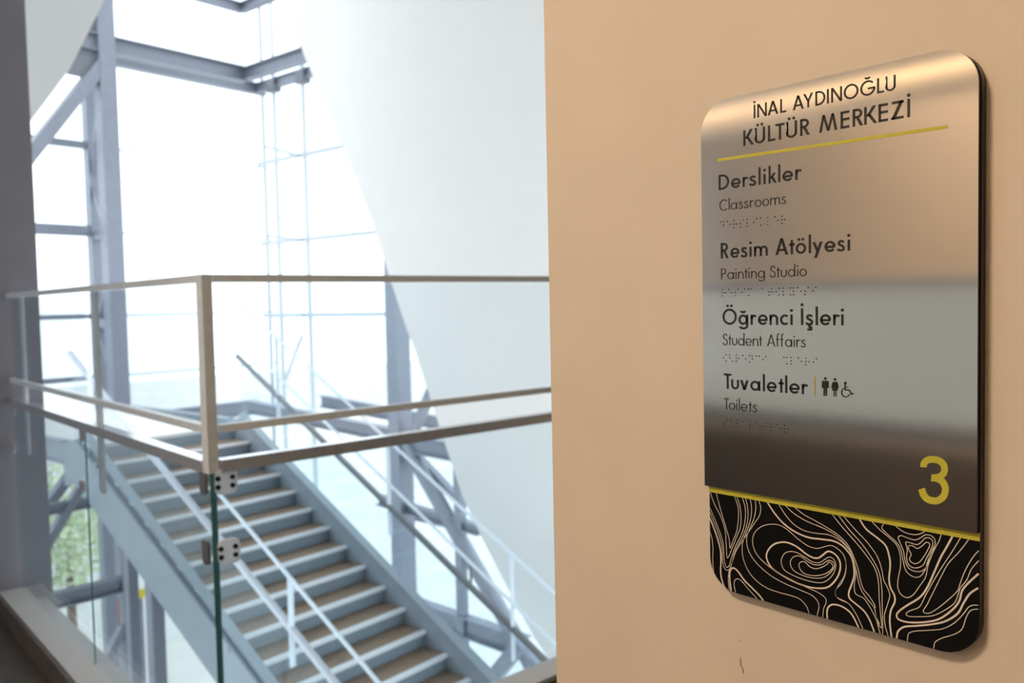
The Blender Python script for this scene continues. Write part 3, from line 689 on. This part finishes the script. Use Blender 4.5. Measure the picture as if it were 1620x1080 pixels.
# braille rows: small raised dots
BR = {'d': '145', 'e': '15', 'r': '1235', 's': '234', 'l': '123', 'i': '24', 'k': '13', 'm': '134', 'a': '1', 't': '2345', 'ö': '246', 'y': '13456', 'ğ': '126', 'n': '1345', 'c': '14', 'ş': '146', 'u': '136', 'v': '1236'}
def braille(txt, pA, pB, pD):
    """pA / pB: dot 1 of the first and last cell, pD: dot 3 of the first cell (pixels)"""
    a, b, d = sp(*pA), sp(*pB), sp(*pD); n = len(txt)-1; dv = (a[1]-d[1])/2
    m = MB()
    for i, c in enumerate(txt):
        for q in BR.get(c, ''):
            k = int(q)-1; x = a[0]+(b[0]-a[0])*i/n + (0.0036 if k > 2 else 0); y = a[1]+(b[1]-a[1])*i/n - (k % 3)*dv
            ring0 = disc(x, y, 0.00082, 0.00082, 8); ring1 = disc(x, y, 0.0006, 0.0006, 8); kk = len(m.v)
            m.v += [Vector((p[0], p[1], D_PLATE)) for p in ring0] + [Vector((p[0], p[1], D_PLATE+0.0007)) for p in ring1]
            for j in range(8): m.face((kk+j, kk+(j+1) % 8, kk+8+(j+1) % 8, kk+8+j))
            m.face(tuple(range(kk+8, kk+16)))
    o = sbuild(m, 'braille_text', 'ink'); return o
g = lambda x, y, oy=320, ox=1120: (ox+x/6.75, oy+y/6.75)
braille('derslikler', g(137, 209), g(790, 147), g(137, 282))
braille('resim atölyesi', g(155, 932), g(1118, 908), g(158, 999))
braille('öğrenci  şleri', g(166, 140, 540), g(1125, 182, 540), g(166, 205, 540))
braille('tuvaletler', g(172, 828, 540), g(820, 897, 540), g(174, 895, 540))
# contour lines printed on the black base
XB = 0.8345
fa = lambda x, y: (1100+x/5.4, 760+y/5.4)
fb = lambda x, y: (1320+x/4.154, 780+y/4.154)
fc = lambda x, y: (1240+x/8.306, 880+y/8.306)
TN, TK = 0.00036, 0.00085
LINES = [
 (fa, TN, 0, [(180,108),(215,240),(260,390),(290,500),(298,575),(320,520),(355,430),(370,310),(365,220),(338,138)]),
 (fa, TN, 0, [(128,98),(165,200),(220,310),(255,420),(265,540),(275,660),(310,590),(350,490),(385,400),(392,300),(380,210),(358,140)]),
 (fa, TN, 0, [(110,195),(150,290),(200,410),(235,520),(245,620),(250,690),(268,738),(290,725),(310,660),(340,570),(385,480),(415,400),(430,300),(425,220),(404,150)]),
 (fa, TN, 0, [(110,235),(150,330),(195,440),(228,560),(232,650),(240,720),(268,765),(300,745),(320,680),(345,590),(400,490),(435,400),(452,300),(445,210),(430,152)]),
 (fa, TK, 0, [(110,285),(150,380),(190,490),(215,590),(220,680),(218,790),(235,870),(256,922)]),
 (fa, TN, 0, [(110,400),(140,480),(152,570),(150,680),(158,790),(164,832)]),
 (fa, TN, 0, [(470,162),(482,230),(475,320),(445,420),(408,520),(402,600),(415,680),(460,780),(530,860),(620,920),(720,955),(830,985),(900,1015),(950,1072),(962,1098)]),
 (fa, TN, 0, [(513,168),(518,240),(500,330),(465,410),(440,490),(450,580),(490,660),(560,740),(660,820),(780,885),(900,935),(990,975),(1040,1020),(1058,1070),(1048,1125)]),
 (fa, TN, 0, [(544,174),(560,230),(548,300),(505,365),(455,440),(400,520),(350,600),(318,690),(290,770),(283,850),(292,928)]),
 (fa, TK, 0, [(308,940),(297,860),(295,790),(310,752),(335,748),(370,780),(420,850),(490,920),(540,970),(572,1010)]),
 (fa, TN, 0, [(345,950),(332,890),(340,850),(365,838),(400,860),(450,920),(520,998)]),
 (fa, TN, 0, [(1296,1042),(1220,1005),(1195,960),(1220,900),(1270,820),(1288,740),(1280,660),(1240,600),(1170,555),(1110,562),(1040,578),(960,555),(870,490),(790,420),(720,380),(640,372),(560,395),(505,450),(490,520),(510,600),(560,670),(640,740),(720,790),(830,850),(950,910),(1050,955),(1110,1000),(1118,1040),(1098,1090),(1092,1140)]),
 (fa, TK, 1, [(740,525),(670,545),(620,600),(610,660),(650,740),(740,805),(850,865),(960,905),(1050,918),(1130,910),(1190,860),(1230,790),(1240,710),(1215,650),(1170,612),(1130,605),(1090,635),(1050,660),(1000,655),(940,620),(870,565),(800,532)]),
 (fa, TN, 1, [(810,605),(760,625),(735,690),(760,760),(830,805),(930,845),(1040,870),(1110,862),(1170,810),(1200,740),(1190,680),(1150,652),(1110,670),(1060,700),(1000,692),(940,655),(870,615)]),
 (fa, TN, 1, [(870,642),(830,660),(812,705),(840,765),(910,805),(1000,830),(1090,828),(1150,790),(1188,740),(1182,700),(1150,680),(1120,690),(1080,715),(1020,718),(960,690),(910,652)]),
 (fa, TN, 1, [(920,690),(890,705),(890,740),(920,785),(980,808),(1060,808),(1130,785),(1174,745),(1168,710),(1142,695),(1125,715),(1080,740),(1030,752),(980,735),(945,700)]),
 (fa, TK, 0, [(618,187),(680,280),(760,370),(860,440),(970,485),(1080,500),(1180,515),(1250,550),(1300,600),(1338,660),(1357,745),(1356,820),(1335,890),(1312,955),(1320,1005),(1370,1050),(1440,1110),(1486,1180),(1518,1258)]),
 (fa, TN, 0, [(715,203),(770,290),(840,370),(930,425),(1040,450),(1140,462),(1220,500),(1290,560),(1340,640),(1366,730),(1372,800),(1360,880),(1362,940),(1378,972),(1440,1005),(1490,1075),(1540,1170),(1562,1240)]),
 (fa, TN, 0, [(770,212),(850,285),(960,350),(1070,395),(1160,440),(1230,490),(1300,565),(1345,645),(1375,760),(1395,860),(1420,935),(1470,1010),(1528,1082),(1545,1150),(1575,1225)]),
 (fa, TN, 0, [(850,228),(930,290),(1040,350),(1150,415),(1230,470),(1305,550),(1350,640),(1388,740),(1410,840),(1435,920),(1490,990),(1532,1060),(1538,1088)]),
 (fb, TN, 0, [(-12,140),(60,230),(140,320),(220,420),(270,500),(290,580),(295,680),(303,780),(312,875),(296,868),(272,790)]),
 (fb, TN, 0, [(30,148),(100,240),(180,330),(250,430),(295,520),(312,620),(315,720),(318,830),(318,910)]),
 (fb, TN, 0, [(63,152),(140,240),(215,320),(280,410),(312,500),(325,570),(350,620),(365,670),(350,730),(330,800),(335,870),(348,916)]),
 (fb, TK, 0, [(168,172),(210,235),(280,290),(335,340),(358,400),(368,470),(360,560),(370,620),(395,670),(397,715),(372,770),(365,840),(374,926)]),
 (fb, TN, 0, [(248,186),(300,240),(360,290),(410,340),(432,400),(435,480),(420,560),(418,620),(440,665),(480,685),(520,665),(560,610),(600,550),(615,480),(640,410),(668,350),(690,310),(702,270)]),
 (fb, TN, 0, [(325,202),(314,230),(360,278),(412,325),(438,372),(452,440),(472,510),(520,548),(565,545),(598,500),(610,460),(632,400),(655,350)]),
 (fb, TN, 1, [(420,290),(440,278),(480,292),(530,306),(570,290),(600,272),(640,280),(663,312),(655,360),(630,410),(612,470),(585,505),(540,514),(490,492),(465,440),(455,380),(435,330)]),
 (fb, TN, 1, [(470,322),(500,325),(540,337),(570,322),(600,293),(635,298),(648,330),(630,380),(605,430),(580,475),(530,490),(490,470),(475,420),(480,370)]),
 (fb, TN, 1, [(488,345),(515,345),(545,362),(575,347),(605,322),(628,335),(610,380),(585,420),(555,455),(520,460),(495,435),(505,400),(490,370)]),
 (fb, TN, 0, [(400,212),(450,250),(500,268),(550,270),(598,250)]),
 (fb, TK, 0, [(777,282),(740,350),(700,420),(660,510),(610,620),(560,685),(480,735),(425,775),(410,805),(430,832),(500,848),(600,845),(690,825),(770,770),(820,710),(840,640),(880,590),(948,528)]),
 (fb, TN, 0, [(830,292),(770,390),(710,480),(650,580),(600,670),(560,745),(500,770),(472,790),(490,808),(560,810),(650,803),(730,765),(790,720),(812,670),(830,620),(870,570),(900,500),(949,442)]),
 (fb, TN, 0, [(884,303),(820,385),(750,460),(700,550),(650,650),(610,730),(585,775),(620,788),(680,755),(760,690),(810,640),(825,600),(850,530),(880,470),(915,415),(949,377)]),
 (fb, TK, 0, [(412,937),(420,905),(460,877),(540,870),(640,860),(730,840),(810,790),(850,720),(890,660),(945,622)]),
 (fb, TN, 0, [(482,955),(490,920),(530,905),(610,900),(710,890),(790,850),(850,790),(880,750),(910,735),(946,735)]),
 (fb, TN, 0, [(655,1004),(665,975),(710,950),(790,925),(840,890),(865,820),(895,770),(946,760)]),
 (fc, TK, 0, [(572,796),(570,720),(590,660),(640,630),(720,638),(800,675),(870,730),(920,800),(972,905)]),
 (fc, TN, 0, [(795,0),(822,100),(810,230),(760,350),(690,430),(678,490),(700,535),(820,595),(890,660),(960,770),(1030,922)]),
]
for fn, hw, cl, pts in LINES:
    pp = crom([sp(*fn(*p), XB) for p in pts], 5, bool(cl))
    if not cl:                              # run the line out to the lower edge of the panel
        for e, n_ in ((0, 1), (-1, -2)):
            p, q = pp[e], pp[n_]
            if p.y-SB < 0.008 and p.y < q.y and p.x > 0.034 and p.x < SW-0.036:
                k = (p.y-SB-0.0004)/(q.y-p.y); x = p + (p-q)*k
                pp = [x]+pp if e == 0 else pp+[x]
    m = MB(); quads(m, strip2d(pp, hw, bool(cl)), D_PANEL+0.0003)
    sbuild(m, 'contour_line', 'line')

# ================================================================== LAMPS OF THE CORRIDOR (behind the viewer's left)
def lamp(name, c, ln, label):
    r = empty(name, c); tag(r, label, 'lamp')
    c = Vector(c)
    one(lambda m: m.bar(c+Vector((0, -ln/2, 0.03)), c+Vector((0, ln/2, 0.03)), 0.10, 0.05)).build('housing', 'lampbody', r)
    one(lambda m: m.bar(c+Vector((0, -ln/2+0.01, -0.005)), c+Vector((0, ln/2-0.01, -0.005)), 0.04, 0.02)).build('diffuser', 'lamp', r)
    one(lambda m: m.bar(c+Vector((-0.056, -ln/2, -0.02)), c+Vector((-0.056, ln/2, -0.02)), 0.012, 0.15)).build('added_screen', 'lampbody', r)  # board added to keep the pendant's light off the wall behind it
    for s in (-1, 1): one(lambda m: m.tube(c+Vector((0, s*ln*0.4, 0.05)), Vector((c.x, c.y+s*ln*0.4, 4.2)), 0.003, 6)).build('cable', 'steel_dark', r)
def ceiling_lamp(c, label):
    r = empty('ceiling_lamp', c); tag(r, label, 'lamp', 'ceiling lamps'); c = Vector(c)
    one(lambda m: m.box(c.x-0.32, c.x+0.32, c.y-0.32, c.y+0.32, c.z-0.05, c.z)).build('housing', 'lampbody', r)
    one(lambda m: m.box(c.x-0.29, c.x+0.29, c.y-0.29, c.y+0.29, c.z-0.065, c.z-0.05)).build('diffuser', 'lamp2', r)
    one(lambda m: m.box(c.x-0.34, c.x+0.34, c.y+0.32, c.y+0.335, c.z-0.80, c.z)).build('added_skirt', 'lampbody', r)  # deep panel added to keep the warm lamp light off the balustrade
ceiling_lamp((-1.5, 1.25, 4.2), 'square warm ceiling lamp over the corridor, before the sign')
lamp('linear_pendant_lamp', (-1.5, 1.7, 2.53), 2.4, 'warm linear pendant lamp mirrored in the steel plate')

# ================================================================== OUTSIDE BELOW
def tree(u, v, h, rad, label, n=1500):
    r = empty('tree', W(u, v, GZ)); tag(r, label, 'tree', 'trees outside below'); b = W(u, v, GZ)
    one(lambda m: m.tube(b, b+Z*h*0.6, 0.16, 10, 0, 0.07)).build('trunk', 'bark', r)
    m = MB()
    for k in range(n):
        d = Vector((random.gauss(0, 1), random.gauss(0, 1), random.gauss(0, 1))).normalized()*rad*(random.random()**0.4)
        p = b + Z*(h*0.68) + Vector((d.x, d.y, d.z*0.9))
        x = Vector((random.uniform(-1, 1), random.uniform(-1, 1), random.uniform(-1, 1))).normalized(); y = x.orthogonal().normalized()
        s = random.uniform(0.08, 0.16); kk = len(m.v); m.v += [p-x*s, p+y*s*0.6, p+x*s, p-y*s*0.6]; m.face((kk, kk+1, kk+2, kk+3))
    m.build('foliage', 'leaf', r)
for px, py, v, h, rad, lb in ((108, 850, 24, 6.2, 2.0, 'green tree below, seen through the left glass beside the grey wall'),):
    p = onV(px, py, v); tree(p.dot(U), v, 5.6, rad, lb)
p = onV(193, 975, 11.6); q = onV(193, 945, 11.6); q2 = onV(195, 1006, 11.6)
bn = empty('banner', Vector((p.x, p.y, -8))); tag(bn, 'narrow red banner on a pole outside, seen under the stairs', 'banner')
one(lambda m: m.tube(Vector((p.x+0.1, p.y+0.05, -8)), Vector((p.x+0.1, p.y+0.05, q.z+0.1)), 0.03)).build('pole', 'steel', bn)
one(lambda m: m.bar(Vector((p.x, p.y, q.z)), Vector((p.x, p.y, q2.z)), 0.10, 0.012, V)).build('cloth', 'red', bn)
p = onV(224, 938, 13.5)
yb_ = empty('notice_board', Vector((p.x, p.y, -8))); tag(yb_, 'yellow board on a post outside, seen under the stairs', 'board')
one(lambda m: m.tube(Vector((p.x, p.y+0.05, -8)), Vector((p.x, p.y+0.05, p.z)), 0.03)).build('post', 'steel', yb_)
one(lambda m: m.bar(p-U*0.15, p+U*0.15, 0.02, 0.14)).build('panel', 'yellow', yb_)
